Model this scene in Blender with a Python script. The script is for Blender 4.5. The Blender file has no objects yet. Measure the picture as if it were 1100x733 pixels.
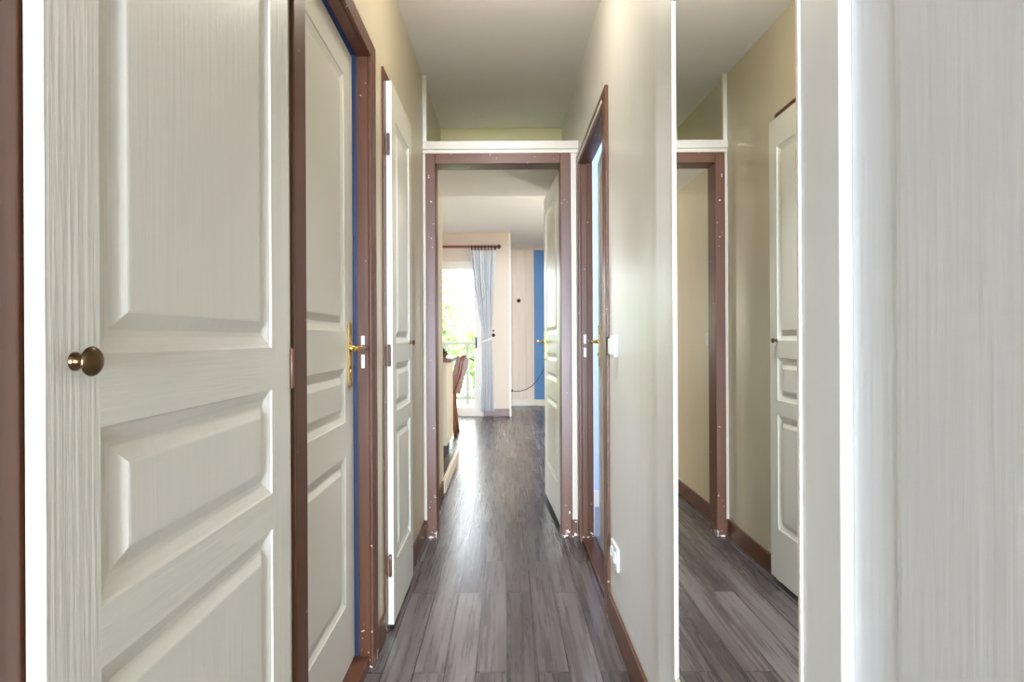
import bpy, math, random
from mathutils import Vector, Matrix
random.seed(7)
S = bpy.context.scene
COL = S.collection
PI = math.pi

# ------------------------------------------------------------------ helpers
def srgb(r, g, b):
    f = lambda c: (c/255/12.92) if c/255 <= 0.04045 else ((c/255+0.055)/1.055)**2.4
    return (f(r), f(g), f(b), 1.0)

class MB:
    """collects faces of one mesh object"""
    def __init__(self): self.v = []; self.f = []; self.m = []; self.s = []
    def add(self, vs, fs, mi=0, smooth=False):
        n = len(self.v); self.v += [tuple(p) for p in vs]
        for f in fs:
            self.f.append(tuple(i+n for i in f)); self.m.append(mi); self.s.append(smooth)
    def box(self, x0, x1, y0, y1, z0, z1, mi=0):
        x0, x1 = min(x0, x1), max(x0, x1); y0, y1 = min(y0, y1), max(y0, y1); z0, z1 = min(z0, z1), max(z0, z1)
        vs = [(x0,y0,z0),(x1,y0,z0),(x1,y1,z0),(x0,y1,z0),(x0,y0,z1),(x1,y0,z1),(x1,y1,z1),(x0,y1,z1)]
        self.add(vs, [(0,3,2,1),(4,5,6,7),(0,1,5,4),(1,2,6,5),(2,3,7,6),(3,0,4,7)], mi)
        return self
    def obox(self, c, ax, ay, az, mi=0):
        """oriented box: centre, three half vectors"""
        c, ax, ay, az = map(Vector, (c, ax, ay, az))
        vs = [c+sx*ax+sy*ay+sz*az for sz in (-1,1) for sx, sy in ((-1,-1),(1,-1),(1,1),(-1,1))]
        self.add(vs, [(0,3,2,1),(4,5,6,7),(0,1,5,4),(1,2,6,5),(2,3,7,6),(3,0,4,7)], mi)
        return self
    def bar(self, a, b, w, t, mi=0, up=(0,0,1)):
        a, b = Vector(a), Vector(b); d = b-a
        s = d.cross(Vector(up)).normalized(); u = s.cross(d).normalized()
        return self.obox((a+b)/2, d/2, s*w/2, u*t/2, mi)
    def lathe(self, prof, c=(0,0,0), axis=(0,0,1), n=24, mi=0):
        """profile of (radius, height along axis)"""
        c, ax = Vector(c), Vector(axis).normalized()
        e1 = ax.orthogonal().normalized(); e2 = ax.cross(e1)
        vs, fs = [], []
        for r, h in prof:
            for k in range(n):
                a = 2*PI*k/n; vs.append(c+ax*h+(e1*math.cos(a)+e2*math.sin(a))*max(r, 1e-5))
        m = len(prof)
        for i in range(m-1):
            for k in range(n):
                k2 = (k+1) % n
                fs.append((i*n+k, i*n+k2, (i+1)*n+k2, (i+1)*n+k))
        self.add(vs, fs, mi, True)
        self.add([c+ax*prof[0][1]]+vs[:n], [(0, (k+1) % n+1, k+1) for k in range(n)], mi)
        self.add([c+ax*prof[-1][1]]+vs[-n:], [(0, k+1, (k+1) % n+1) for k in range(n)], mi)
        return self
    def tube(self, pts, rad, n=10, mi=0, flat=1.0):
        pts = [Vector(p) for p in pts]; m = len(pts)
        rad = rad if isinstance(rad, (list, tuple)) else [rad]*m
        vs, fs = [], []; ref = None
        for i, p in enumerate(pts):
            d = (pts[min(i+1, m-1)]-pts[max(i-1, 0)]).normalized()
            if ref is None: ref = d.orthogonal().normalized()
            ref = (ref-d*ref.dot(d)).normalized(); e2 = d.cross(ref)
            for k in range(n):
                a = 2*PI*k/n; vs.append(p+(ref*math.cos(a)+e2*math.sin(a)*flat)*rad[i])
        for i in range(m-1):
            for k in range(n):
                k2 = (k+1) % n; fs.append((i*n+k, i*n+k2, (i+1)*n+k2, (i+1)*n+k))
        fs.append(tuple(range(n-1, -1, -1))); fs.append(tuple(range((m-1)*n, m*n)))
        self.add(vs, fs, mi, True); return self
    def prism(self, poly, lo, hi, plane='xz', mi=0):
        """extrude a closed polygon; plane xz extrudes along y, yz along x, xy along z"""
        def P(a, b, c):
            return {'xz': (a, c, b), 'yz': (c, a, b), 'xy': (a, b, c)}[plane]
        n = len(poly)
        vs = [P(a, b, lo) for a, b in poly]+[P(a, b, hi) for a, b in poly]
        fs = [tuple(range(n)), tuple(range(2*n-1, n-1, -1))]+[(i, i+n, (i+1) % n+n, (i+1) % n) for i in range(n)]
        self.add(vs, fs, mi); return self
    def build(self, name, mats, parent=None, bevel=0, seg=2, kind=None):
        me = bpy.data.meshes.new(name)
        me.from_pydata(self.v, [], self.f)
        if not isinstance(mats, (list, tuple)): mats = [mats]
        for m in mats: me.materials.append(m)
        for p, mi, s in zip(me.polygons, self.m, self.s): p.material_index = mi; p.use_smooth = s
        import bmesh
        bm = bmesh.new(); bm.from_mesh(me)
        bmesh.ops.recalc_face_normals(bm, faces=bm.faces); bm.to_mesh(me); bm.free()
        o = bpy.data.objects.new(name, me); COL.objects.link(o)
        if parent: o.parent = parent
        if kind: o['kind'] = kind
        if bevel:
            b = o.modifiers.new('edge', 'BEVEL'); b.width = bevel; b.segments = seg; b.limit_method = 'ANGLE'; b.angle_limit = math.radians(40)
        return o

def tag(o, label=None, cat=None, group=None, kind=None):
    if label: o['label'] = label
    if cat: o['category'] = cat
    if group: o['group'] = group
    if kind: o['kind'] = kind
    return o
def empty(name, loc=(0,0,0), rz=0):
    o = bpy.data.objects.new(name, None); COL.objects.link(o)
    o.empty_display_size = .05; o.location = loc; o.rotation_euler = (0,0,rz); return o

# ------------------------------------------------------------------ materials
def mat(name, col, rough=.5, metal=0, bump=None, var=None, coat=0, spec=.5):
    """bump = (scale xyz, noise scale, strength, distance); var = (scale xyz, amount)"""
    m = bpy.data.materials.new(name); m.use_nodes = True
    nt = m.node_tree; N, L = nt.nodes, nt.links
    b = N['Principled BSDF']; b.inputs['Base Color'].default_value = col
    b.inputs['Roughness'].default_value = rough; b.inputs['Metallic'].default_value = metal
    b.inputs['Coat Weight'].default_value = coat; b.inputs['Specular IOR Level'].default_value = spec
    tc = N.new('ShaderNodeTexCoord')
    if bump:
        sc, ns, st, di = bump
        mp = N.new('ShaderNodeMapping'); mp.inputs['Scale'].default_value = sc
        nz = N.new('ShaderNodeTexNoise'); nz.inputs['Scale'].default_value = ns; nz.inputs['Detail'].default_value = 4
        bp = N.new('ShaderNodeBump'); bp.inputs['Strength'].default_value = st; bp.inputs['Distance'].default_value = di
        L.new(tc.outputs['Object'], mp.inputs['Vector']); L.new(mp.outputs[0], nz.inputs['Vector'])
        L.new(nz.outputs['Fac'], bp.inputs['Height']); L.new(bp.outputs[0], b.inputs['Normal'])
    if var:
        sc, am = var
        mp = N.new('ShaderNodeMapping'); mp.inputs['Scale'].default_value = sc
        nz = N.new('ShaderNodeTexNoise'); nz.inputs['Scale'].default_value = 1; nz.inputs['Detail'].default_value = 5
        mx = N.new('ShaderNodeMix'); mx.data_type = 'RGBA'
        mr = N.new('ShaderNodeMapRange'); mr.inputs[1].default_value = .3; mr.inputs[2].default_value = .7
        L.new(tc.outputs['Object'], mp.inputs['Vector']); L.new(mp.outputs[0], nz.inputs['Vector'])
        L.new(nz.outputs['Fac'], mr.inputs[0]); L.new(mr.outputs[0], mx.inputs[0])
        mx.inputs[6].default_value = tuple(c*(1-am) for c in col[:3])+(1,)
        mx.inputs[7].default_value = tuple(min(1, c*(1+am*.6)) for c in col[:3])+(1,)
        L.new(mx.outputs[2], b.inputs['Base Color'])
    return m

WALL = mat('cream_wall_paint', srgb(208,196,166), .36, spec=.9, bump=((14,14,2.2), 3, .10, .004), var=((7,7,.8), .025))
WALL_W = mat('white_wall_paint', srgb(240,237,230), .38, spec=1.0, bump=((40,40,3.0), 2, .10, .003), var=((30,30,1.5), .02))
WALL_LIV = mat('living_wall_paint', srgb(216,202,186), .6, bump=((20,20,20), 3, .05, .003))
CEIL = mat('ceiling_paint', srgb(250,249,247), .8, bump=((30,30,30), 2, .06, .002))
CREAMT = mat('cream_gloss_trim', srgb(214,201,182), .4, bump=((30,30,4), 2, .05, .002))
WHITE = mat('white_gloss_trim', srgb(236,228,214), .35, bump=((30,30,4), 2, .05, .002))
CREAM_LIN = mat('pale_yellow_lintel', srgb(246,236,182), .5, bump=((12,12,12), 2, .05, .002))
DOOR_S = mat('white_grained_door_upright', srgb(229,222,206), .36, bump=((34,20,1.3), 4, .5, .0026), var=((90,20,1.8), .045))
DOOR_R = mat('white_grained_door_cross', srgb(229,222,206), .36, bump=((3.0,20,60), 4, .30, .0018), var=((3,20,180), .04))
DOOR_P = mat('white_grained_door_field', srgb(229,222,206), .36, bump=((34,20,1.4), 4, .24, .002), var=((80,20,2.0), .02))
DOORC_S = mat('cream_satin_door', srgb(226,221,205), .33, bump=((55,20,1.6), 4, .12, .0015))
DOORC_R = mat('cream_satin_door_cross', srgb(226,221,205), .33, bump=((3,20,60), 4, .12, .0015))
GRAIN_R = mat('white_moulded_grain', srgb(229,227,224), .38, bump=((22,20,1.0), 3, .26, .003), var=((50,20,1.4), .016))
BRASS = mat('brass', srgb(205,172,98), .22, 1, bump=((60,60,60), 3, .05, .001))
BRONZE = mat('antique_bronze', srgb(112,88,62), .28, 1, var=((90,90,90), .25))
PLASTIC = mat('white_plastic', srgb(240,240,238), .3, bump=((90,90,90), 2, .02, .001))
DARK = mat('dark_plastic', srgb(38,34,34), .4, bump=((90,90,90), 2, .05, .001))
BLUE = mat('blue_wall_paint', srgb(72,104,172), .5, bump=((20,20,20), 3, .05, .003))
NAVY = mat('navy_blue_paint', srgb(44,58,92), .45, bump=((20,20,20), 3, .05, .003))
BLUE_P = mat('pale_blue_wall_paint', srgb(186,202,234), .5, bump=((20,20,20), 3, .05, .003))
BLUE_F = mat('blue_feature_paint', srgb(86,140,198), .5, bump=((20,20,20), 3, .05, .003))
WOODB = mat('varnished_brown_wood', srgb(122,74,42), .3, bump=((40,6,6), 3, .1, .002), var=((50,50,5), .3), coat=.2)
ROD = mat('brown_rod_wood', srgb(134,74,58), .4, var=((10,60,60), .2))
RINGM = mat('dark_ring_wood', srgb(62,40,24), .35, var=((90,90,90), .3))
CLAD = mat('cream_cladding_board', srgb(236,220,202), .5, bump=((40,40,2), 3, .12, .003), var=((30,30,2), .08))
RAIL = mat('weathered_white_rail', srgb(136,140,132), .7, var=((30,30,6), .12))
BAL = mat('balcony_concrete', srgb(190,188,182), .8, var=((8,8,8), .12))
LEAF = mat('green_leaf', srgb(136,162,96), .6, var=((1.2,1.2,1.2), .35))
LEAFD = mat('dark_houseplant_leaf', srgb(42,52,34), .5, var=((40,40,40), .35))
BARK = mat('bark', srgb(96,78,60), .9, bump=((8,8,2), 4, .6, .02))
LAWN = mat('lawn', srgb(96,124,60), .9, var=((.8,.8,.8), .3))
MATB = mat('blue_bath_mat', srgb(66,96,168), .95, bump=((200,200,200), 3, .8, .004))
TILE = mat('grey_bath_floor', srgb(120,126,140), .5, bump=((10,10,10), 3, .05, .002))
STONE = mat('beige_counter_paint', srgb(228,220,200), .5, bump=((20,20,20), 3, .05, .003))
TERRA = mat('terracotta_pot', srgb(120,80,58), .6, var=((40,40,40), .2))

def brown_paint(name, chips=True):
    m = mat(name, srgb(100,61,40), .36, bump=((40,40,6), 3, .12, .002), var=((14,14,3), .08))
    if chips:
        nt = m.node_tree; N, L = nt.nodes, nt.links; b = N['Principled BSDF']
        src = b.inputs['Base Color'].links[0].from_socket
        tc = N.new('ShaderNodeTexCoord'); sx = N.new('ShaderNodeSeparateXYZ'); L.new(tc.outputs['Object'], sx.inputs[0])
        n1 = N.new('ShaderNodeTexNoise'); n1.inputs['Scale'].default_value = 55; n1.inputs['Detail'].default_value = 3
        L.new(tc.outputs['Object'], n1.inputs['Vector'])
        n2 = N.new('ShaderNodeTexNoise'); n2.inputs['Scale'].default_value = 9
        L.new(tc.outputs['Object'], n2.inputs['Vector'])
        mr = N.new('ShaderNodeMapRange'); mr.inputs[1].default_value = 0; mr.inputs[2].default_value = .35
        mr.inputs[3].default_value = .06; mr.inputs[4].default_value = 0
        L.new(sx.outputs['Z'], mr.inputs[0])
        mr2 = N.new('ShaderNodeMapRange'); mr2.inputs[1].default_value = 0; mr2.inputs[2].default_value = .06
        mr2.inputs[3].default_value = .17; mr2.inputs[4].default_value = 0
        L.new(sx.outputs['Z'], mr2.inputs[0])
        a = N.new('ShaderNodeMath'); a.operation = 'MULTIPLY_ADD'; a.inputs[1].default_value = .25
        L.new(n2.outputs['Fac'], a.inputs[0]); L.new(n1.outputs['Fac'], a.inputs[2])
        a2 = N.new('ShaderNodeMath'); a2.operation = 'ADD'; L.new(a.outputs[0], a2.inputs[0]); L.new(mr.outputs[0], a2.inputs[1])
        a3 = N.new('ShaderNodeMath'); a3.operation = 'ADD'; L.new(a2.outputs[0], a3.inputs[0]); L.new(mr2.outputs[0], a3.inputs[1])
        gt = N.new('ShaderNodeMath'); gt.operation = 'GREATER_THAN'; gt.inputs[1].default_value = .875
        L.new(a3.outputs[0], gt.inputs[0])
        mx = N.new('ShaderNodeMix'); mx.data_type = 'RGBA'
        L.new(gt.outputs[0], mx.inputs[0]); L.new(src, mx.inputs[6]); mx.inputs[7].default_value = srgb(228,220,210)
        L.new(mx.outputs[2], b.inputs['Base Color'])
    return m
BROWN = brown_paint('brown_gloss_paint')
BROWN_D = brown_paint('brown_gloss_paint_clean', False)

def floor_mat():
    m = bpy.data.materials.new('grey_oak_planks'); m.use_nodes = True
    nt = m.node_tree; N, L = nt.nodes, nt.links; b = N['Principled BSDF']
    tc = N.new('ShaderNodeTexCoord'); sx = N.new('ShaderNodeSeparateXYZ'); L.new(tc.outputs['Object'], sx.inputs[0])
    cb = N.new('ShaderNodeCombineXYZ'); L.new(sx.outputs['Y'], cb.inputs['X']); L.new(sx.outputs['X'], cb.inputs['Y'])
    br = N.new('ShaderNodeTexBrick'); br.offset = .37; br.offset_frequency = 2
    br.inputs['Scale'].default_value = 1; br.inputs['Brick Width'].default_value = .92; br.inputs['Row Height'].default_value = .101
    br.inputs['Mortar Size'].default_value = .0022; br.inputs['Mortar Smooth'].default_value = .3; br.inputs['Bias'].default_value = 0
    br.inputs['Color1'].default_value = (0,0,0,1); br.inputs['Color2'].default_value = (1,1,1,1); br.inputs['Mortar'].default_value = (.5,.5,.5,1)
    L.new(cb.outputs[0], br.inputs['Vector'])
    # every plank gets its own grain offset
    bw = N.new('ShaderNodeSeparateColor'); L.new(br.outputs['Color'], bw.inputs[0])
    off = N.new('ShaderNodeMath'); off.operation = 'MULTIPLY'; off.inputs[1].default_value = 37; L.new(bw.outputs[0], off.inputs[0])
    oy = N.new('ShaderNodeCombineXYZ'); L.new(off.outputs[0], oy.inputs['Z']); L.new(off.outputs[0], oy.inputs['Y'])
    ad = N.new('ShaderNodeVectorMath'); ad.operation = 'ADD'; L.new(tc.outputs['Object'], ad.inputs[0]); L.new(oy.outputs[0], ad.inputs[1])
    mp = N.new('ShaderNodeMapping'); mp.inputs['Scale'].default_value = (26, .8, 1); L.new(ad.outputs[0], mp.inputs['Vector'])
    g = N.new('ShaderNodeTexNoise'); g.inputs['Scale'].default_value = 2.2; g.inputs['Detail'].default_value = 6; g.inputs['Roughness'].default_value = .62; g.inputs['Distortion'].default_value = .3
    L.new(mp.outputs[0], g.inputs['Vector'])
    mp2 = N.new('ShaderNodeMapping'); mp2.inputs['Scale'].default_value = (9, .8, 1); L.new(ad.outputs[0], mp2.inputs['Vector'])
    g2 = N.new('ShaderNodeTexNoise'); g2.inputs['Scale'].default_value = 1.6; g2.inputs['Detail'].default_value = 3; L.new(mp2.outputs[0], g2.inputs['Vector'])
    cr = N.new('ShaderNodeValToRGB'); e = cr.color_ramp.elements
    e[0].position = .30; e[0].color = srgb(62,54,54); e[1].position = .72; e[1].color = srgb(140,130,128)
    k = cr.color_ramp.elements.new(.5); k.color = srgb(97,87,86)
    mixf = N.new('ShaderNodeMath'); mixf.operation = 'MULTIPLY_ADD'; mixf.inputs[1].default_value = .55
    L.new(g.outputs['Fac'], mixf.inputs[0])
    s2 = N.new('ShaderNodeMath'); s2.operation = 'MULTIPLY'; s2.inputs[1].default_value = .45; L.new(g2.outputs['Fac'], s2.inputs[0])
    L.new(s2.outputs[0], mixf.inputs[2])
    tn = N.new('ShaderNodeMath'); tn.operation = 'MULTIPLY_ADD'; tn.inputs[1].default_value = .22; L.new(bw.outputs[0], tn.inputs[0])
    sb = N.new('ShaderNodeMath'); sb.operation = 'SUBTRACT'; sb.inputs[1].default_value = .11; L.new(mixf.outputs[0], sb.inputs[0]); L.new(sb.outputs[0], tn.inputs[2])
    L.new(tn.outputs[0], cr.inputs[0])
    mx = N.new('ShaderNodeMix'); mx.data_type = 'RGBA'; L.new(br.outputs['Fac'], mx.inputs[0]); L.new(cr.outputs[0], mx.inputs[6]); mx.inputs[7].default_value = srgb(30,26,26)
    L.new(mx.outputs[2], b.inputs['Base Color'])
    b.inputs['Specular IOR Level'].default_value = .8
    rr = N.new('ShaderNodeMapRange'); rr.inputs[3].default_value = .20; rr.inputs[4].default_value = .36; L.new(g.outputs['Fac'], rr.inputs[0]); L.new(rr.outputs[0], b.inputs['Roughness'])
    bp = N.new('ShaderNodeBump'); bp.inputs['Strength'].default_value = .10; bp.inputs['Distance'].default_value = .002
    hh = N.new('ShaderNodeMath'); hh.operation = 'SUBTRACT'; L.new(g.outputs['Fac'], hh.inputs[0]); L.new(br.outputs['Fac'], hh.inputs[1])
    L.new(hh.outputs[0], bp.inputs['Height']); L.new(bp.outputs[0], b.inputs['Normal'])
    return m
FLOOR = floor_mat()

def mirror_mat():
    m = mat('silvered_glass', (.86,.88,.86,1), .0, 1); return m
MIRROR = mirror_mat()
MIRROR_EDGE = mat('polished_glass_edge', srgb(226,238,240), .08, 0, bump=((90,90,90), 2, .02, .001), coat=.5)
def glass_mat():
    m = bpy.data.materials.new('clear_window_glass'); m.use_nodes = True
    nt = m.node_tree; N, L = nt.nodes, nt.links; N.remove(N['Principled BSDF'])
    t = N.new('ShaderNodeBsdfTransparent'); g = N.new('ShaderNodeBsdfGlossy'); g.inputs['Roughness'].default_value = .02
    f = N.new('ShaderNodeFresnel'); f.inputs['IOR'].default_value = 1.45; mx = N.new('ShaderNodeMixShader')
    L.new(f.outputs[0], mx.inputs[0]); L.new(t.outputs[0], mx.inputs[1]); L.new(g.outputs[0], mx.inputs[2])
    L.new(mx.outputs[0], N['Material Output'].inputs['Surface']); return m
GLASS = glass_mat()
def curtain_mat():
    m = mat('striped_curtain_cloth', srgb(206,208,216), .85, bump=((300,300,300), 2, .1, .001))
    nt = m.node_tree; N, L = nt.nodes, nt.links; b = N['Principled BSDF']
    uv = N.new('ShaderNodeUVMap'); sx = N.new('ShaderNodeSeparateXYZ'); L.new(uv.outputs[0], sx.inputs[0])
    w = N.new('ShaderNodeMath'); w.operation = 'MULTIPLY'; w.inputs[1].default_value = 11; L.new(sx.outputs['X'], w.inputs[0])
    fr = N.new('ShaderNodeMath'); fr.operation = 'FRACT'; L.new(w.outputs[0], fr.inputs[0])
    cr = N.new('ShaderNodeValToRGB'); cr.color_ramp.interpolation = 'CONSTANT'; e = cr.color_ramp.elements
    e[0].color = srgb(248,247,245); e[1].position = .55; e[1].color = srgb(220,224,233)
    k = e.new(.75); k.color = srgb(238,239,241); L.new(fr.outputs[0], cr.inputs[0]); L.new(cr.outputs[0], b.inputs['Base Color'])
    tr = N.new('ShaderNodeBsdfTranslucent'); L.new(cr.outputs[0], tr.inputs[0])
    mx = N.new('ShaderNodeMixShader'); mx.inputs[0].default_value = .15
    L.new(b.outputs[0], mx.inputs[1]); L.new(tr.outputs[0], mx.inputs[2]); L.new(mx.outputs[0], N['Material Output'].inputs['Surface'])
    return m
CURT = curtain_mat()

# ------------------------------------------------------------------ the place
XL, XR = -.447, .402            # hall walls
YD, YE = 3.10, 3.97             # doorway wall, end of the low passage
YW, YF = 7.90, 9.15             # window wall, far clad wall of the living room
T = .07                         # partition thickness
def ceil_z(y): return 2.515+.038*(y-3.1)
ZT = 2.62
st = lambda o, label=None, cat=None: tag(o, label, cat, None, 'structure')

fl = MB(); fl.box(-4.2, 2.8, -15.2, 9.35, -.12, 0)
st(fl.build('floor', FLOOR))
# hall ceiling, rising a little towards the doorway
c = MB(); y0, y1 = -.1, YE
c.add([(XL-T,y0,ceil_z(y0)),(XR+T,y0,ceil_z(y0)),(XR+T,y1,ceil_z(y1)),(XL-T,y1,ceil_z(y1)),
       (XL-T,y0,2.72),(XR+T,y0,2.72),(XR+T,y1,2.72),(XL-T,y1,2.72)],
      [(0,1,2,3),(4,7,6,5),(0,4,5,1),(1,5,6,2),(2,6,7,3),(3,7,4,0)])
st(c.build('ceiling', CEIL))

# left wall with the bathroom doorway
LO = (1.2535, 1.867, 2.011)     # opening in y, top
w = MB()
w.box(XL-T, XL, -.1, LO[0]-.031, 0, ZT); w.box(XL-T, XL, LO[0]-.031, LO[1]+.031, LO[2]+.031, ZT); w.box(XL-T, XL, LO[1]+.031, YE, 0, ZT)
st(w.build('wall_left', WALL))
RO = (2.268, 3.015, 2.005)
w = MB()
w.box(XR, XR+T, .653, RO[0]-.031, 0, ZT); w.box(XR+.019, XR+T, -.1, .653, 0, ZT); w.box(XR, XR+T, RO[0]-.031, RO[1]+.031, RO[2]+.031, ZT); w.box(XR, XR+T, RO[1]+.031, YE, 0, ZT)
st(w.build('wall_right', WALL_W))
# wall around the end doorway, only as high as the storage loft above it
OX0, OX1, OZ = -.377, .301, 2.03
w = MB()
w.box(XL, OX0-.016, YD, YD+.09, 0, 2.12); w.box(OX1+.016, XR, YD, YD+.09, 0, 2.12); w.box(OX0-.016, OX1+.016, YD, YD+.09, OZ+.016, 2.12)
st(w.build('wall_doorway', WALL))
w = MB(); w.box(XL, XR, YD+.09, YE+.095, 2.10, 2.12)
st(w.build('ceiling_passage', CEIL))
w = MB(); w.box(XL, XR, YE, YE+.09, 2.121, ZT)
st(w.build('wall_loft_back', CREAM_LIN))

# room behind the camera, glazed end open; depth and lintel shaped for the light
w = MB(); w.box(-2.7, -2.6, -15, -.1, 0, 2.6); w.box(2.6, 2.7, -15, -.1, 0, 2.6); w.box(-2.7, XL-T, -.1, 0, 0, 2.6); w.box(XR+T, 2.7, -.1, 0, 0, 2.6); w.box(XL-T, XR+T, -.2, -.1, 2.01, 2.6)
w.box(-2.7, -2.4, -15.1, -15, 0, 2.6); w.box(2.4, 2.7, -15.1, -15, 0, 2.6); w.box(-2.4, 2.4, -15.1, -15, 2.4, 2.6)
st(w.build('wall_entrance', WALL_LIV))
w = MB(); w.box(-2.7, 2.7, -15.1, -.1, 2.6, 2.7); st(w.build('ceiling_entrance', CEIL))
# living room shell
LX0, LX1, LZ = -3.6, 1.9, 2.555
w = MB(); w.box(LX0, XL, YE, YE+.09, 0, LZ); st(w.build('wall_kitchen', WALL_LIV))
w = MB(); w.box(XR, LX1, YE, YE+.09, 0, LZ); st(w.build('wall_passage_side', WALL_LIV))
w = MB(); w.box(LX0-.1, LX0, YE, YW, 0, LZ); st(w.build('wall_living_left', WALL_LIV))
w = MB(); w.box(LX1, LX1+.1, YE, YF, 0, LZ); st(w.build('wall_living_right', WALL_LIV))
WX0, WX1, WZ = -1.62, -.33, 2.17
w = MB()
w.box(LX0, WX0, YW, YW+.25, 0, LZ); w.box(WX1, .066, YW, YW+.25, 0, LZ); w.box(WX0, WX1, YW, YW+.25, WZ, LZ)
w.box(-.17, .066, YW+.25, YF, 0, LZ)
st(w.build('wall_window', WALL_LIV))
w = MB(); w.box(.050, .078, YW-.012, YW+.02, 0, LZ); st(w.build('trim_corner', WHITE, bevel=.003))
w = MB(); w.box(-.17, LX1, YF+.02, YF+.12, 0, LZ); st(w.build('wall_far', WALL_LIV))
w = MB(); x = .066
while x < .462-.01:
    w.box(x+.002, min(x+.131, .462), YF, YF+.02, .10, LZ-.05); w.box(x, x+.002, YF+.012, YF+.02, .10, LZ-.05); x += .132
st(w.build('wall_cladding', CLAD, bevel=.004))
w = MB(); w.box(.464, LX1, YF+.004, YF+.02, .10, LZ-.05); st(w.build('wall_blue', BLUE_F))
w = MB(); w.box(.066, LX1, YF-.012, YF+.02, 0, .10); st(w.build('baseboard_far', WHITE, bevel=.004))
w = MB(); w.box(LX0, LX1, YE, YF+.1, LZ, LZ+.1); st(w.build('ceiling_living', CEIL))
w = MB(); w.box(WX1+.02, .052, YW-.016, YW, 0, .105); st(w.build('baseboard_window', BROWN_D, bevel=.004))

# left bathroom (blue) and right bathroom (pale blue) behind the two side doors
def room(x0, x1, y0, y1, m, nm, side):
    w = MB(); w.box(x0-.05, x1+.05, y0-.05, y0, 0, 2.5); w.box(x0-.05, x1+.05, y1, y1+.05, 0, 2.5)
    xo = (x0-.05, x0) if side < 0 else (x1, x1+.05)
    w.box(xo[0], xo[1], y0, y1, 0, 1.0); w.box(xo[0], xo[1], y0, y1, 2.0, 2.5)     # a window strip between
    w.box(xo[0], xo[1], y0, y0+.3, 1.0, 2.0); w.box(xo[0], xo[1], y1-.3, y1, 1.0, 2.0)
    st(w.build('wall_'+nm, m))
    c = MB(); c.box(x0-.05, x1+.05, y0-.05, y1+.05, 2.5, 2.55); st(c.build('ceiling_'+nm, CEIL))
    f = MB(); f.box(x0, x1, y0, y1, 0, .03); st(f.build('floor_'+nm, TILE))
room(-2.1, XL-T, .75, 2.35, BLUE, 'bathroom', -1)
room(XR+T, 2.2, 1.7, 3.55, BLUE_P, 'washroom', 1)
w = MB(); w.box(XR+T, 2.2, 3.535, 3.55, .03, .13); st(w.build('baseboard_washroom', WHITE, bevel=.003))

# ------------------------------------------------------------------ brown frames
def side_frame(name, xw, s, y0, y1, zt, xc, cw=.070, depth=.056, stop=True):
    """frame in a side wall: s=+1 wall on the left (faces +x); casing stands out to xc"""
    m = MB(); xb = xw-s*.001
    top = .056
    m.box(xc, xb, y0-cw, y0, 0, zt+top); m.box(xc, xb, y1, y1+cw, 0, zt+top); m.box(xc, xb, y0, y1, zt, zt+top)
    xi = xc-s*depth                          # back of the reveal
    m.box(xb, xi, y0-.02, y0, 0, zt); m.box(xb, xi, y1, y1+.02, 0, zt); m.box(xb, xi, y0-.02, y1+.02, zt, zt+.02)
    # stepped rebate behind the reveal
    xr = xi-s*.03
    if not stop: return m
    m.box(xi, xr, y0-.03, y0-.012, 0, zt+.02); m.box(xi, xr, y1+.012, y1+.03, 0, zt+.02); m.box(xi, xr, y0-.03, y1+.03, zt+.012, zt+.03)
    return m
f = side_frame('trim_1', XL, 1, LO[0], LO[1], LO[2], -.437, depth=.049, stop=False).build('trim_1', BROWN, bevel=.003)
st(f, 'brown painted door frame around the left doorway, paint chipped white at its foot', 'door frame')
m = MB(); m.box(-.486, -.53, LO[0]-.03, LO[0]-.008, .04, LO[2]+.02); m.box(-.486, -.53, LO[1]+.006, LO[1]+.03, .04, LO[2]+.02); m.box(-.486, -.53, LO[0]-.008, LO[1]+.006, LO[2]+.008, LO[2]+.03)
tag(m.build('frame_rebate', NAVY, f), 'blue painted inner edge of the frame')
m = MB(); m.box(-.4735, -.462, LO[1]-.0015, LO[1], 1.052, 1.092); m.box(-.4735, -.462, LO[1]-.0015, LO[1], .985, 1.03)
tag(m.build('strike_plate', PLASTIC, f), 'pale strike plate on the brown jamb')
m = MB(); m.box(XL-.10, XL-.004, LO[0]-.02, LO[1]+.02, 0, .040)
st(m.build('trim_2', BROWN_D, bevel=.004), 'dark brown raised threshold under the left door', 'threshold')

f = side_frame('trim_3', XR, -1, RO[0], RO[1], RO[2], .388, depth=.048).build('trim_3', BROWN, bevel=.003)
st(f, 'brown painted door frame in the right wall beside the end doorway', 'door frame')
m = MB(); m.box(.414, .428, RO[1]-.0015, RO[1], 1.05, 1.10); m.box(.414, .428, RO[1]-.0015, RO[1], .98, 1.03)
tag(m.build('strike_plate', PLASTIC, f), 'pale strike plate on the brown jamb')
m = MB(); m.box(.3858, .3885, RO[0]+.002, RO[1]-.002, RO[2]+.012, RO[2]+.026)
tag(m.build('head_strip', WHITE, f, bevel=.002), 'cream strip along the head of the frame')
m = MB(); m.box(XR+.002, XR+.10, RO[0]-.02, RO[1]+.02, 0, .022)
st(m.build('trim_4', BROWN_D, bevel=.004), 'brown threshold strip under the right side door', 'threshold')

# frame of the end doorway
m = MB(); yc = YD-.02
m.box(-.429, OX0, yc, YD, 0, 2.087); m.box(OX1, .358, yc, YD, 0, 2.087); m.box(OX0, OX1, yc, YD, OZ, 2.087)
m.box(OX0-.015, OX0, YD, YD+.10, 0, OZ); m.box(OX1, OX1+.015, YD, YD+.10, 0, OZ); m.box(OX0-.015, OX1+.015, YD, YD+.10, OZ, OZ+.015)
st(m.build('trim_5', BROWN, bevel=.003), 'brown painted door frame around the open doorway at the end of the hall', 'door frame')
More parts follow.
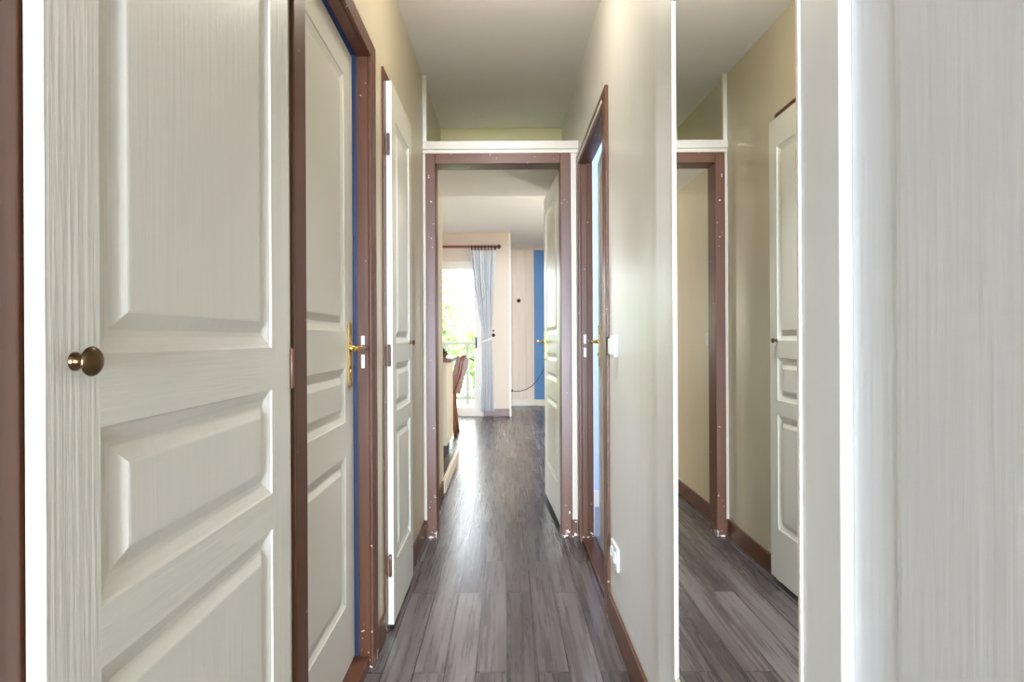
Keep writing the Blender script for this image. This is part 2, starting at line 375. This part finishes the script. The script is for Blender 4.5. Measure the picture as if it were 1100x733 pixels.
# white boards round it, the loft edge and the corner post above
m = MB()
m.box(XL+.001, -.429, YD-.014, YD, 0.095, 2.087); m.box(.358, .3885, YD-.014, YD, 0.095, 2.087)
m.box(XL+.001, XR-.001, YD-.016, YD+.02, 2.087, 2.108); m.box(XL+.001, XR-.001, YD-.024, YD+.09, 2.108, 2.152)
st(m.build('trim_6', CREAMT, bevel=.003), 'white boards framing the brown end doorway and the loft edge above it', 'trim')
m = MB(); m.box(XL+.001, XL+.024, YD-.014, YD+.012, 2.152, ceil_z(YD)-.001)
st(m.build('trim_7', WHITE, bevel=.003), 'white corner post rising from the loft edge to the ceiling', 'trim')
m = MB(); m.box(XL+.001, XR-.001, YD+.09, YE, 2.12, 2.15); st(m.build('trim_8', WHITE), 'white floor board of the open loft above the doorway', 'trim')

# frames of the built-in cupboards (flat brown rails flush with the left wall)
def flat_frame(nm, x0, x1, y0, y1, zt, label, side=1):
    m = MB(); m.box(x0, x1, y0-.06, y0+.02, 0, zt); m.box(x0, x1, y0+.02, y1, zt-.06, zt); m.box(x0, x1, y1-.03, y1, 0, zt-.06)
    return st(m.build(nm, BROWN, bevel=.002), label, 'door frame')
flat_frame('trim_9', XL+.0005, -.4385, 2.125, 2.535, 2.073, 'narrow brown frame behind the far cupboard door on the left wall')
flat_frame('trim_10', XL+.0005, -.4385, .53, 1.09, 2.073, 'brown frame at the extreme left edge beside the nearest cupboard door')

# baseboards
def base(nm, x0, x1, y0, y1, h=.092):
    m = MB(); m.box(x0, x1, y0, y1, 0, h); return st(m.build(nm, BROWN_D, bevel=.004))
base('baseboard_left', XL, XL+.012, 2.54, YD-.021); base('baseboard_left_middle', XL, XL+.010, 1.945, 2.06)
base('baseboard_left_passage', XL, XL+.012, YD+.105, YE)
base('baseboard_right', XR-.012, XR, .665, RO[0]-.0725, .10)
m = MB(); m.box(XL+.001, -.429, YD-.014, YD, 0, .095); m.box(.358, .3865, YD-.014, YD, 0, .095); st(m.build('baseboard_doorway', BROWN, bevel=.002))
m = MB(); m.box(-.452, -.424, YE+.005, 5.12, 0, .085); st(m.build('trim_11', WHITE, bevel=.004), 'low white boxed skirting on the floor past the doorway', 'trim')

# ------------------------------------------------------------------ moulded panel doors
def leaf(root, W, z0, z1, th, sx0, sx1, rows, mats, nm='door_leaf'):
    """front face at local y=0 looking to -y; rows = [(z bottom, z top)] of the panels"""
    S_, R_, P_ = mats; m = MB(); D, A, B = .010, .026, .022
    xa, xb = sx0, W-sx1
    zs = [z0]+[z for r in rows for z in r]+[z1]
    q = lambda x0_, x1_, za, zb, mi: m.add([(x0_,0,za),(x1_,0,za),(x1_,0,zb),(x0_,0,zb)], [(0,1,2,3)], mi)
    q(0, xa, z0, z1, 0); q(xb, W, z0, z1, 0)
    for i in range(0, len(zs), 2): q(xa, xb, zs[i], zs[i+1], 1)
    m.add([(0,th,z0),(W,th,z0),(W,th,z1),(0,th,z1),(0,0,z0),(W,0,z0),(W,0,z1),(0,0,z1)],
          [(0,3,2,1),(0,1,5,4),(1,2,6,5),(2,3,7,6),(3,0,4,7)], 0)
    # sunk moulding: small quirk, rounded slope to the bottom
    prof = [(0,0),(.0025,.0028),(.010,.0055),(.018,.0085),(A,D)]
    for za, zb in rows:
        for (i0, d0), (i1, d1) in zip(prof, prof[1:]):
            o = [(xa+i0,d0,za+i0),(xb-i0,d0,za+i0),(xb-i0,d0,zb-i0),(xa+i0,d0,zb-i0)]
            n = [(xa+i1,d1,za+i1),(xb-i1,d1,za+i1),(xb-i1,d1,zb-i1),(xa+i1,d1,zb-i1)]
            m.add(o+n, [(0,1,5,4),(2,3,7,6)], 1); m.add(o+n, [(1,2,6,5),(3,0,4,7)], 0)
    lf = m.build(nm, [S_, R_], root)
    for za, zb in rows:
        p = MB(); prof2 = [(A,D),(A+.004,.0085),(A+B-.003,.0015),(A+B,.001)]
        for (i0, d0), (i1, d1) in zip(prof2, prof2[1:]):
            o = [(xa+i0,d0,za+i0),(xb-i0,d0,za+i0),(xb-i0,d0,zb-i0),(xa+i0,d0,zb-i0)]
            n = [(xa+i1,d1,za+i1),(xb-i1,d1,za+i1),(xb-i1,d1,zb-i1),(xa+i1,d1,zb-i1)]
            p.add(o+n, [(0,1,5,4),(1,2,6,5),(2,3,7,6),(3,0,4,7)])
        i, d = A+B, .001
        p.add([(xa+i,d,za+i),(xb-i,d,za+i),(xb-i,d,zb-i),(xa+i,d,zb-i)], [(0,1,2,3)])
        p.build('panel', P_, root)
    return lf
WD = (DOOR_S, DOOR_R, DOOR_P); CD = (DOORC_S, DOORC_R, DOORC_S)
ROWS = [(.245,.742),(.806,.991),(1.066,1.91)]

def knob(root, x, z, r=.0147):
    k = MB(); k.lathe([(.0,-.0005),(.0085,0),(.0088,.002),(.0075,.0035),(.0062,.006),(.0058,.010),(.0064,.0125),(.010,.0145),(r*.97,.0158),(r,.0168),(r*.97,.0180),(r*.85,.0200),(r*.6,.0222),(r*.3,.0234),(.0,.0238)],
                      (x,0,z), (0,-1,0), 32)
    ko = k.build('knob', BRONZE, root)
    c = MB(); c.lathe([(.0092,0),(.0092,.0012),(.0082,.0022)], (x,0,z), (0,-1,0), 32); c.build('rosette', BRONZE, ko)
def hinge(root, x, z, m=BROWN_D, yy=.004, r=.0052, h=.07):
    k = MB(); k.lathe([(r*.6,-h/2-.004),(r,-h/2),(r,-.002),(r*.9,0),(r,.002),(r,h/2),(r*.6,h/2+.004)], (x,yy,z), (0,0,1), 14)
    k.box(x-.004, x+.016, yy-.001, yy+.002, z-h/2, z+h/2)
    k.build('hinge', m, root)

# nearest cupboard door, left wall (local x runs along +y of the hall)
a = empty('cupboard_door', (-.417, .515, 0), PI/2)
leaf(a, .583, .02, 2.036, .0185, .070, .083, ROWS, WD)
knob(a, .0355, 1.060)
for z in (.25, 1.025, 1.80):
    k = MB(); k.lathe([(.003,-.039),(.005,-.035),(.005,.035),(.003,.039)], (.5875,-.003,z), (0,0,1), 14); k.box(.5845, .600, .0085, .0115, z-.035, z+.035)
    k.build('hinge', BROWN_D, a)
tag(a, 'large white wood-grained cupboard door in the left foreground with a round bronze knob', 'cupboard door', kind='thing')
# far cupboard door, left wall
a = empty('cupboard_door', (-.417, 2.102, 0), PI/2)
leaf(a, .438, .025, 2.036, .0205, .068, .068, ROWS, CD)
knob(a, .375, 1.066, .0115)
for z in (.245, 1.02, 1.80): hinge(a, -.006, z, BROWN_D, .012, .006, .074)
tag(a, 'slim white cupboard door between the left door frame and the end doorway', 'cupboard door', kind='thing')

# flush door carrying the mirror, right wall (local x runs towards the camera)
a = empty('cupboard_door', (.3845, 1.448, 0), -PI/2)
m = MB(); m.box(0, .7945, 0, .0165, .02, 2.40); m.build('door_leaf', WALL_W, a, bevel=.0015)
tag(a, 'smooth off-white flush cupboard door on the right wall behind the tall mirror', 'cupboard door', kind='thing')
g = empty('mirror', (.3835, 1.313, .305), -PI/2)
m = MB(); m.add([(.032,-.0012,.008),(.568,-.0012,.008),(.568,-.0012,1.5335),(.032,-.0012,1.5335)], [(0,1,2,3)])
m.build('mirror_glass', MIRROR, g)
m = MB(); m.box(.022, .5745, -.0008, .0008, 0, 1.5415); m.build('backing', PLASTIC, g)
for b_ in ((.024, .032, 0, 1.5415), (.568, .574, 0, 1.5415), (.032, .568, 0, .008), (.032, .568, 1.5335, 1.5415)):
    m = MB(); m.box(b_[0], b_[1], -.0062 if b_[0] < .5 else -.0020, -.0008, b_[2], b_[3]); m.build('frame_strip', WHITE, g, bevel=.0015)
tag(g, 'tall narrow mirror with a thin white edge, fixed on the right wall', 'mirror')
# grained moulded door nearest the camera on the right
a = empty('cupboard_door', (.3985, .652, 0), -PI/2)
m = MB()
prof = [(0,0),(.02,.0010),(.045,.0030),(.066,.0038),(.070,.0024),(.076,.0020)]
W_, Z0, Z1 = .62, .02, 2.44
for (x0_, d0), (x1_, d1) in zip(prof, prof[1:]):
    m.add([(x0_,d0,Z0),(x1_,d1,Z0),(x1_,d1,Z1),(x0_,d0,Z1)], [(0,1,2,3)])
    m.add([(W_-x1_,d1,Z0),(W_-x0_,d0,Z0),(W_-x0_,d0,Z1),(W_-x1_,d1,Z1)], [(0,1,2,3)])
m.add([(.076,.002,Z0),(W_-.076,.002,Z0),(W_-.076,.002,Z1),(.076,.002,Z1)], [(0,1,2,3)])
m.add([(0,0,Z0),(0,.02,Z0),(W_,.02,Z0),(W_,0,Z0),(0,0,Z1),(0,.02,Z1),(W_,.02,Z1),(W_,0,Z1)], [(0,1,5,4),(1,2,6,5),(2,3,7,6),(0,3,2,1),(4,5,6,7)])
m.build('door_leaf', GRAIN_R, a)
tag(a, 'white grained moulded door filling the right edge of the photo', 'cupboard door', kind='thing')

# room doors ---------------------------------------------------------
def lever(root, x, z, toward=-1, m=BRASS, yplate=0.0, drop=.13):
    """long rounded back plate with a lever handle; toward = direction the lever points in local x"""
    p = MB(); n = 10; w2 = .0185; zt, zb = z+.085-w2, z-drop+w2
    poly = [(x+w2*math.cos(PI*i/n), zt+w2*math.sin(PI*i/n)) for i in range(n+1)]+[(x+w2*math.cos(PI+PI*i/n), zb+w2*math.sin(PI+PI*i/n)) for i in range(n+1)]
    p.prism(poly, yplate-.005, yplate, 'xz')
    po = p.build('handle_plate', m, root, bevel=.0015)
    l = MB(); l.lathe([(.011,.004),(.011,.012),(.008,.016),(.007,.040)], (x,yplate,z), (0,-1,0), 16)
    l.tube([(x,yplate-.034,z),(x,yplate-.044,z),(x+toward*.012,yplate-.050,z+.002),(x+toward*.05,yplate-.050,z+.003),(x+toward*.09,yplate-.049,z),(x+toward*.112,yplate-.046,z-.003)],
           [.0075,.0085,.009,.008,.008,.006], 12)
    l.build('lever', m, po)
    k = MB(); k.lathe([(.0055,.004),(.0055,.0075),(.003,.008)], (x,yplate,z-.062), (0,-1,0), 12); k.box(x-.0018, x+.0018, yplate-.009, yplate-.004, z-.075, z-.062)
    k.build('keyhole', BRONZE, po)
ROWS_B = [(.25,.715),(.822,.99),(1.105,1.905)]
a = empty('door_1', (-.4935, LO[0]+.004, 0), PI/2+math.radians(.55))
leaf(a, .604, .045, 2.005, .036, .095, .095, ROWS_B, CD)
lever(a, .556, 1.052, -1)
st(a, 'cream panelled door with a brass lever, slightly ajar in the left brown frame', 'door')
a = empty('door_2', (.4445, RO[1]-.004-.735*0, 0), 0)
# hinge on the near jamb: local x must run away from the camera, face towards -x: mirror by building with negative width
a.location = (.4445, RO[0]+.006, 0); a.rotation_euler = (0, 0, PI/2-math.radians(3.6))
def flip(o):
    for ch in o.children:
        for v in ch.data.vertices: v.co.y = -v.co.y
        ch.data.flip_normals()
        flip(ch)
leaf(a, .732, .03, 2.0, .036, .10, .10, ROWS_B, CD)
lever(a, .69, 1.063, -1)
flip(a)
st(a, 'cream door with a brass lever, seen edge-on and ajar in the right brown frame', 'door')
# living room door, opened away into the room along the right side (its face looks to -x)
a = empty('door_3', (.2645, 3.868, 0), -PI/2+math.radians(-2.6)*-1)
leaf(a, .690, .035, 2.015, .036, .10, .10, ROWS_B, CD)
a.rotation_euler = (0, 0, -PI/2+math.atan2(.301-.2645, .690))
lever(a, .055, 1.06, 1)
for z in (.25, 1.02, 1.80): hinge(a, .695, z, WHITE, .03, .006, .08)
st(a, 'white panelled door opened into the bright room beyond the end doorway', 'door')

# ------------------------------------------------------------------ switches, socket
def switch(nm, loc, rz, label, d=.026, w=.074, h=.078):
    a = empty(nm, loc, rz)
    m = MB(); m.box(-w/2, w/2, -d*.6, 0, -h/2, h/2); m.build('housing', PLASTIC, a, bevel=.004)
    m = MB(); m.box(-w/2+.012, w/2-.012, -d, -d*.6, -h/2+.010, h/2-.010); m.build('rocker', PLASTIC, a, bevel=.003)
    return tag(a, label, 'light switch')
switch('light_switch', (XR, 2.07, 1.05), -PI/2, 'white surface-mounted light switch on the right wall next to the brown frame')
switch('light_switch', (XL, 3.37, 1.068), PI/2, 'white light switch on the passage wall seen only in the mirror', .018)
a = empty('power_outlet', (XR, 2.085, .285), -PI/2)
m = MB(); m.box(-.062, .062, -.010, 0, -.042, .042); m.build('housing', PLASTIC, a, bevel=.004)
for s in (-1, 1):
    m = MB(); m.lathe([(.022,.009),(.022,.014),(.0195,.0145),(.019,.011),(.0,.0105)], (s*.030,0,0), (0,-1,0), 24); m.build('socket', PLASTIC, a)
tag(a, 'white double wall socket low on the right wall above the baseboard', 'power outlet')

# ------------------------------------------------------------------ living room things
# french window
win = empty('window_1', (WX1, YW+.03, 0)); st(win, 'white glazed balcony door at the end of the living room', 'window')
def wb(nm, mb, m_, par=win, bev=.004): return mb.build(nm, m_, par, bevel=bev)
Wd = WX1-WX0
m = MB(); m.box(-Wd, -Wd+.05, 0, .07, 0, WZ); m.box(-.05, 0, 0, .07, 0, WZ); m.box(-Wd+.05, -.05, 0, .07, WZ-.06, WZ); m.box(-Wd+.05, -.05, 0, .07, 0, .045)
wb('frame', m, WHITE)
for (x0_, x1_) in ((-Wd+.05, -Wd/2), (-Wd/2, -.05)):
    m = MB(); m.box(x0_, x0_+.055, .01, .06, .045, WZ-.06); m.box(x1_-.055, x1_, .01, .06, .045, WZ-.06)
    m.box(x0_+.055, x1_-.055, .01, .06, WZ-.115, WZ-.06); m.box(x0_+.055, x1_-.055, .01, .06, .045, .125)
    s_ = wb('sash', m, WHITE)
    m = MB(); m.box(x0_+.055, x1_-.055, .032, .038, .125, WZ-.115); wb('pane', m, GLASS, s_, 0)
m = MB(); m.box(-.092, -.068, -.006, .01, .96, 1.10); m.tube([(-.08,-.004,1.05),(-.08,-.035,1.05),(-.08,-.04,1.03),(-.08,-.04,.95)], .009, 10)
wb('handle', m, DARK, win, .002)
# curtain rod with rings and finial
a = empty('curtain_rod', (-.10, YW-.10, 2.345)); tag(a, 'brown wooden curtain rod above the balcony door', 'curtain rod')
m = MB(); m.lathe([(.016,-1.65),(.016,0)], (0,0,0), (1,0,0), 16); m.build('rod', ROD, a)
m = MB(); m.lathe([(.016,-.004),(.028,.0),(.031,.015),(.026,.032),(.012,.042),(.0,.046)], (0,0,0), (1,0,0), 16); m.build('finial', RINGM, a)
m = MB(); m.bar((-.03,0,-.01), (-.03,.10,-.01), .02, .03); m.build('bracket', RINGM, a)
ring = MB(); pts = [(0, .030*math.cos(t), .030*math.sin(t)) for t in [2*PI*i/16 for i in range(17)]]; ring.tube(pts, .0078, 8)
r0 = None
for i in range(8):
    xx = -.04-i*.045
    if r0 is None: r0 = ring.build('ring', RINGM, a); o = r0
    else: o = r0.copy(); COL.objects.link(o)
    o.parent = a; o.location = (xx, 0, -.012)
# curtain
def curtain():
    nx, nz = 120, 60; vs, uvs, fs = [], [], []
    key = [(.085,-.345,-.155),(.6,-.325,-.165),(.95,-.31,-.185),(1.06,-.305,-.20),(1.15,-.315,-.195),(1.5,-.37,-.175),(1.9,-.43,-.15),(2.10,-.455,-.135),(2.30,-.47,-.125)]
    def prof(z):
        for (z0_, a0, b0), (z1_, a1, b1) in zip(key, key[1:]):
            if z <= z1_: 
                t = (z-z0_)/(z1_-z0_); t = max(0, t); t = t*t*(3-2*t); return a0+(a1-a0)*t, b0+(b1-b0)*t
        return key[-1][1:]
    for j in range(nz+1):
        z = .085+(2.291-.085)*j/nz; x0_, x1_ = prof(z)
        amp = .020+.03*min(1, abs(z-1.06)/.7); amp *= (1 if z < 2.2 else .6)
        for i in range(nx+1):
            u = i/nx; ph = 2*PI*u*7.5
            x_ = x0_+(x1_-x0_)*(u+.022*math.sin(ph*2))
            y_ = YW-.10+amp*math.sin(ph+.5*math.sin(z*2.1+u*5))*(.75+.25*math.sin(u*23))
            vs.append((x_, y_, z)); uvs.append((u, z))
    for j in range(nz):
        for i in range(nx):
            k = j*(nx+1)+i; fs.append((k, k+1, k+nx+2, k+nx+1))
    me = bpy.data.meshes.new('curtain'); me.from_pydata(vs, [], fs); me.materials.append(CURT)
    ul = me.uv_layers.new(name='UVMap')
    for p in me.polygons:
        p.use_smooth = True
        for li in p.loop_indices: ul.data[li].uv = uvs[me.loops[li].vertex_index]
    o = bpy.data.objects.new('curtain', me); COL.objects.link(o)
    sm = o.modifiers.new('thick', 'SOLIDIFY'); sm.thickness = .003
    return o
cu = curtain(); tag(cu, 'pale striped curtain tied back beside the balcony door', 'curtain')
m = MB(); pts = [(-.2525+.064*math.cos(t), YW-.10+.050*math.sin(t), 1.06+.02*math.cos(t)) for t in [2*PI*i/24 for i in range(25)]]
m.tube(pts, .011, 8, flat=1.6); tag(m.build('tieback', CURT, cu), 'cloth band around the curtain')
me = cu.children[0].data
m = MB(); m.lathe([(.024,0),(.024,.006),(.008,.012),(.007,.05),(.016,.055),(.018,.064),(.0,.068)], (-.165,YW,1.13), (0,-1,0), 16)
m.lathe([(.013,0),(.013,.005),(.005,.010),(.005,.03),(.010,.035),(.0,.040)], (-.165,YW,1.19), (0,-1,0), 16)
tag(m.build('curtain_holdback', DARK), 'small dark holdback hook on the wall right of the tied curtain', 'hook')

# kitchen counter end
a = empty('kitchen_counter', (-1.1, 5.15, 0)); tag(a, 'cream kitchen counter with brown worktop past the end doorway', 'counter')
m = MB(); m.box(-.62, .566, 0, .60, .11, .868); m.build('body', STONE, a, bevel=.004)
m = MB(); m.box(-.62, .530, .05, .58, 0, .11); m.build('plinth', DARK, a)
m = MB(); m.box(-.64, .612, -.025, .625, .868, .905); m.build('worktop', WOODB, a, bevel=.006)
# plant on it
a = empty('potted_plant', (-.585, 5.33, .905)); tag(a, 'small dark leafy plant on the brown kitchen worktop', 'plant')
m = MB(); m.lathe([(.026,0),(.034,.028),(.038,.03),(.038,.036),(.033,.036),(.030,.030),(.0,.028)], (0,0,0), (0,0,1), 20); m.build('pot', TERRA, a)
m = MB()
for i in range(46):
    an = random.random()*2*PI; el = random.uniform(.1, 1.3); r = random.uniform(.025, .055)
    d = Vector((math.cos(an)*math.cos(el), math.sin(an)*math.cos(el), math.sin(el))); p = Vector((0,0,.03))+d*r
    s_ = d.cross(Vector((0,0,1))).normalized()*.011; u_ = d*.024
    m.add([p-u_, p+s_+Vector((0,0,.003)), p+u_-Vector((0,0,.006)), p-s_+Vector((0,0,.003))], [(0,1,2),(0,2,3)])
m.build('foliage', LEAFD, a)

# wooden chair in profile, facing left, beyond the counter
a = empty('dining_chair', (-.80, 6.43, 0)); tag(a, 'brown wooden chair with a curved back beyond the kitchen counter', 'chair')
m = MB(); poly = [(-.22,-.19),(-.20,-.21),(.17,-.18),(.20,-.16),(.20,.16),(.17,.18),(-.20,.21),(-.22,.19)]
m.prism(poly, .445, .475, 'xy'); m.build('seat', WOODB, a, bevel=.008)
for s in (-1, 1):
    m = MB(); yy = s*.165
    stile = [(.245,0),(.232,.12),(.212,.28),(.205,.40),(.208,.47),(.232,.54),(.262,.62),(.290,.70),(.305,.78),(.312,.84),(.318,.885)]
    rr = [.020,.018,.021,.024,.026,.025,.024,.023,.022,.024,.020]
    m.tube([(x_, yy, z_) for x_, z_ in stile[:5]], rr[:5], 10); lg = m.build('leg', WOODB, a)
    m = MB(); m.tube([(x_, yy, z_) for x_, z_ in stile[4:]], rr[4:], 10); m.build('back_post', WOODB, a)
    m = MB(); m.tube([(-.20,s*.18,.45),(-.225,s*.185,.36),(-.215,s*.185,.24),(-.195,s*.183,.12),(-.205,s*.184,.02),(-.215,s*.184,0)], [.026,.026,.019,.014,.015,.018], 10); m.build('leg', WOODB, a)
m = MB(); m.tube([(.312,-.17,.855),(.325,-.08,.875),(.328,0,.880),(.325,.08,.875),(.312,.17,.855)], [.020,.026,.028,.026,.020], 10); m.build('top_rail', WOODB, a)
m = MB(); m.bar((.215,0,.475), (.320,0,.87), .14, .014, up=(0,1,0)); m.build('back_splat', WOODB, a, bevel=.004)
m = MB(); m.box(-.19, .19, -.185, -.165, .39, .446); m.box(-.19, .19, .165, .185, .39, .446); m.box(-.21, -.19, -.18, .18, .39, .446); m.build('apron', WOODB, a, bevel=.004)

# cable and hook on the clad far wall
a = empty('power_cable', (.09, YF-.03, .26)); tag(a, 'thin black cable drooping along the far clad wall beside the balcony door wall', 'cable')
m = MB(); P = [(.09,.245),(.16,.232),(.24,.238),(.33,.262),(.42,.315),(.50,.40),(.57,.51),(.62,.60)]
m.tube([(x_-.09, 0.022, z_-.26) for x_, z_ in P], .006, 8); m.build('wire', DARK, a)
m = MB(); m.box(-.018, .022, .010, .030, -.035, .005); m.build('plug', DARK, a, bevel=.004)
m = MB(); m.lathe([(.030,0),(.030,.006),(.012,.012),(.010,.035),(.026,.042),(.028,.060),(.0,.066)], (.215,YF,1.69), (0,-1,0), 16)
tag(m.build('coat_hook', RINGM), 'small dark hook on the cream clad wall beyond the doorway', 'hook')
# blue mat in the washroom
m = MB(); m.box(.56, 1.05, 3.05, 3.45, .03, .055); tag(m.build('bath_mat', MATB, bevel=.012), 'blue mat on the floor behind the right side door', 'mat')

# ------------------------------------------------------------------ outside
m = MB(); m.box(-4.5, .5, YW+.25, 9.75, -.16, -.02); st(m.build('floor_balcony', BAL))
a = empty('balcony_railing', (-1.2, 9.60, 0)); tag(a, 'pale balcony railing with crossed slats outside the glazed door', 'railing')
m = MB(); m.box(-3.0, 1.0, -.04, .04, .98, 1.03); m.build('top_rail', RAIL, a, bevel=.004)
m = MB(); m.box(-3.0, 1.0, -.025, .025, .06, .11); m.build('bottom_rail', RAIL, a, bevel=.004)
p0 = None; x0_ = None
pm = MB(); pm.box(-.025, .025, -.03, .03, -.02, .98)
xm = MB(); xm.bar((-.155,.008,.11), (.155,.008,.98), .018, .05, up=(0,1,0)); xm.bar((.155,-.010,.11), (-.155,-.010,.98), .018, .05, up=(0,1,0))
for i in range(10):
    if p0 is None: p0 = pm.build('post', RAIL, a); x0_ = xm.build('crossed_slats', RAIL, a); o, o2 = p0, x0_
    else:
        o = p0.copy(); o2 = x0_.copy(); COL.objects.link(o); COL.objects.link(o2); o.parent = a; o2.parent = a
    o.location = (-2.86+i*.38, 0, 0); o2.location = (-2.67+i*.38, 0, 0)
m = MB(); m.box(-40, 40, 10, 60, -3.2, -3.0); st(m.build('ground', LAWN))
def tree(x, y, h, r, seed, label):
    rd = random.Random(seed); a = empty('tree', (x, y, -3.0))
    m = MB(); m.tube([(0,0,0),(.05,.02,h*.3),(-.05,0,h*.6),(.02,0,h*.85)], [.18,.14,.10,.04], 10)
    for k in range(6):
        an = k*1.05+rd.random(); z = h*(.4+.07*k); m.tube([(0,0,z),(math.cos(an)*r*.4,math.sin(an)*r*.4,z+.5),(math.cos(an)*r*.7,math.sin(an)*r*.7,z+.8)], [.06,.04,.015], 6)
    m.build('trunk', BARK, a)
    m = MB()
    for k in range(2600):
        d = Vector((rd.gauss(0,1), rd.gauss(0,1), rd.gauss(0,1))).normalized(); q_ = rd.random()**.4*r*(.8+.3*math.sin(d.x*5+seed)*math.cos(d.z*4))
        p = Vector((0,0,h*.68))+Vector((d.x, d.y, d.z*1.15))*q_
        e1 = Vector((rd.gauss(0,1), rd.gauss(0,1), rd.gauss(0,1))).normalized(); e2 = e1.orthogonal().normalized(); s_ = rd.uniform(.06,.12)
        m.add([p-e1*s_*1.6, p+e2*s_*.7, p+e1*s_*1.6, p-e2*s_*.7], [(0,1,2,3)])
    m.build('foliage', LEAF, a); tag(a, label, 'tree', 'trees outside the balcony door')
tree(-2.6, 17.5, 6.4, 2.1, 3, 'blurred green tree left behind the balcony railing')
tree(-.6, 22.0, 5.2, 2.0, 5, 'paler green tree further off behind the railing, right of the other tree')

# ------------------------------------------------------------------ light
wd = bpy.data.worlds.new('daylight'); S.world = wd; wd.use_nodes = True
bg = wd.node_tree.nodes['Background']; bg.inputs['Color'].default_value = (.86,.93,1.0,1); bg.inputs['Strength'].default_value = 11.0
def area(nm, loc, rot, sx, sy, e, col, portal=False):
    l = bpy.data.lights.new(nm, 'AREA'); l.shape = 'RECTANGLE'; l.size = sx; l.size_y = sy; l.energy = e; l.color = col
    l.cycles.is_portal = portal
    o = bpy.data.objects.new(nm, l); COL.objects.link(o); o.location = loc; o.rotation_euler = rot; return o
area('portal_window', ((WX0+WX1)/2, YW+.26, 1.08), (-PI/2,0,0), WX1-WX0, 2.1, 1, (1,1,1), True)
area('entrance_daylight', (0, -14.98, 1.02), (PI/2,0,0), 4.7, 2.0, 5000, (.66,.81,1.0))
area('living_left_fill', (LX0+.05, 5.6, 1.4), (0,-PI/2,0), 1.5, 2.4, 22, (1.0,.97,.93))  # unseen fill light added on the left; that wall has no opening
area('living_right_fill', (LX1-.05, 6.2, 1.4), (0,PI/2,0), 1.5, 2.0, 16, (1.0,.97,.93))  # added fill for the far clad recess; no window in this wall
area('bathroom_window', (-2.08, 1.55, 1.5), (0,-PI/2,0), .9, .9, 4, (.85,.92,1.0))
area('washroom_window', (2.18, 2.6, 1.5), (0,PI/2,0), .9, .9, 4.5, (.85,.93,1.0))
def lamp(nm, loc, e, col, r):
    l = bpy.data.lights.new(nm, 'POINT'); l.energy = e; l.color = col; l.shadow_soft_size = r
    o = bpy.data.objects.new(nm, l); COL.objects.link(o); o.location = loc
lamp('hall_fill_light', (0, 1.95, 2.325), 4.9, (1.0,.91,.76), .06)  # unseen point light added to brighten the ceiling and upper walls
def spot(nm, loc, e, col, ang):
    l = bpy.data.lights.new(nm, 'SPOT'); l.energy = e; l.color = col; l.spot_size = math.radians(ang); l.spot_blend = 1.0; l.shadow_soft_size = .04
    o = bpy.data.objects.new(nm, l); COL.objects.link(o); o.location = loc
spot('hall_fill_spot', (-.02, 2.2, 2.44), 90, (.86,.93,1.0), 62)  # added spot without a fitting, lifts the lower walls and floor
spot('hall_fill_spot', (-.02, 1.35, 2.41), 50, (.86,.93,1.0), 62)  # second added spot, brightens the lower walls nearer the camera
lamp('passage_fill_light', (1.3, 5.3, 1.25), 42, (1.0,.95,.80), .08)  # unseen light added to brighten the passage ceiling from the right
sun = bpy.data.lights.new('sun', 'SUN'); sun.energy = 5; sun.angle = .02; so = bpy.data.objects.new('sun', sun); COL.objects.link(so); so.rotation_euler = (math.radians(-50), 0, math.radians(-14))

# ------------------------------------------------------------------ camera
cam = bpy.data.cameras.new('camera'); co = bpy.data.objects.new('camera', cam); COL.objects.link(co)
cam.sensor_width = 36; cam.lens = 611/1100*36; cam.clip_start = .02
cam.shift_x = 7/1100; cam.shift_y = -2.5/1100
co.matrix_world = Matrix.Translation((0,0,1.08)) @ Matrix.Rotation(PI/2, 4, 'X') @ Matrix.Rotation(-.005, 4, 'Z')
S.camera = co
vs = S.view_settings; vs.view_transform = 'Standard'; vs.look = 'None'; vs.gamma = 1; vs.use_curve_mapping = False; vs.exposure = 0.32
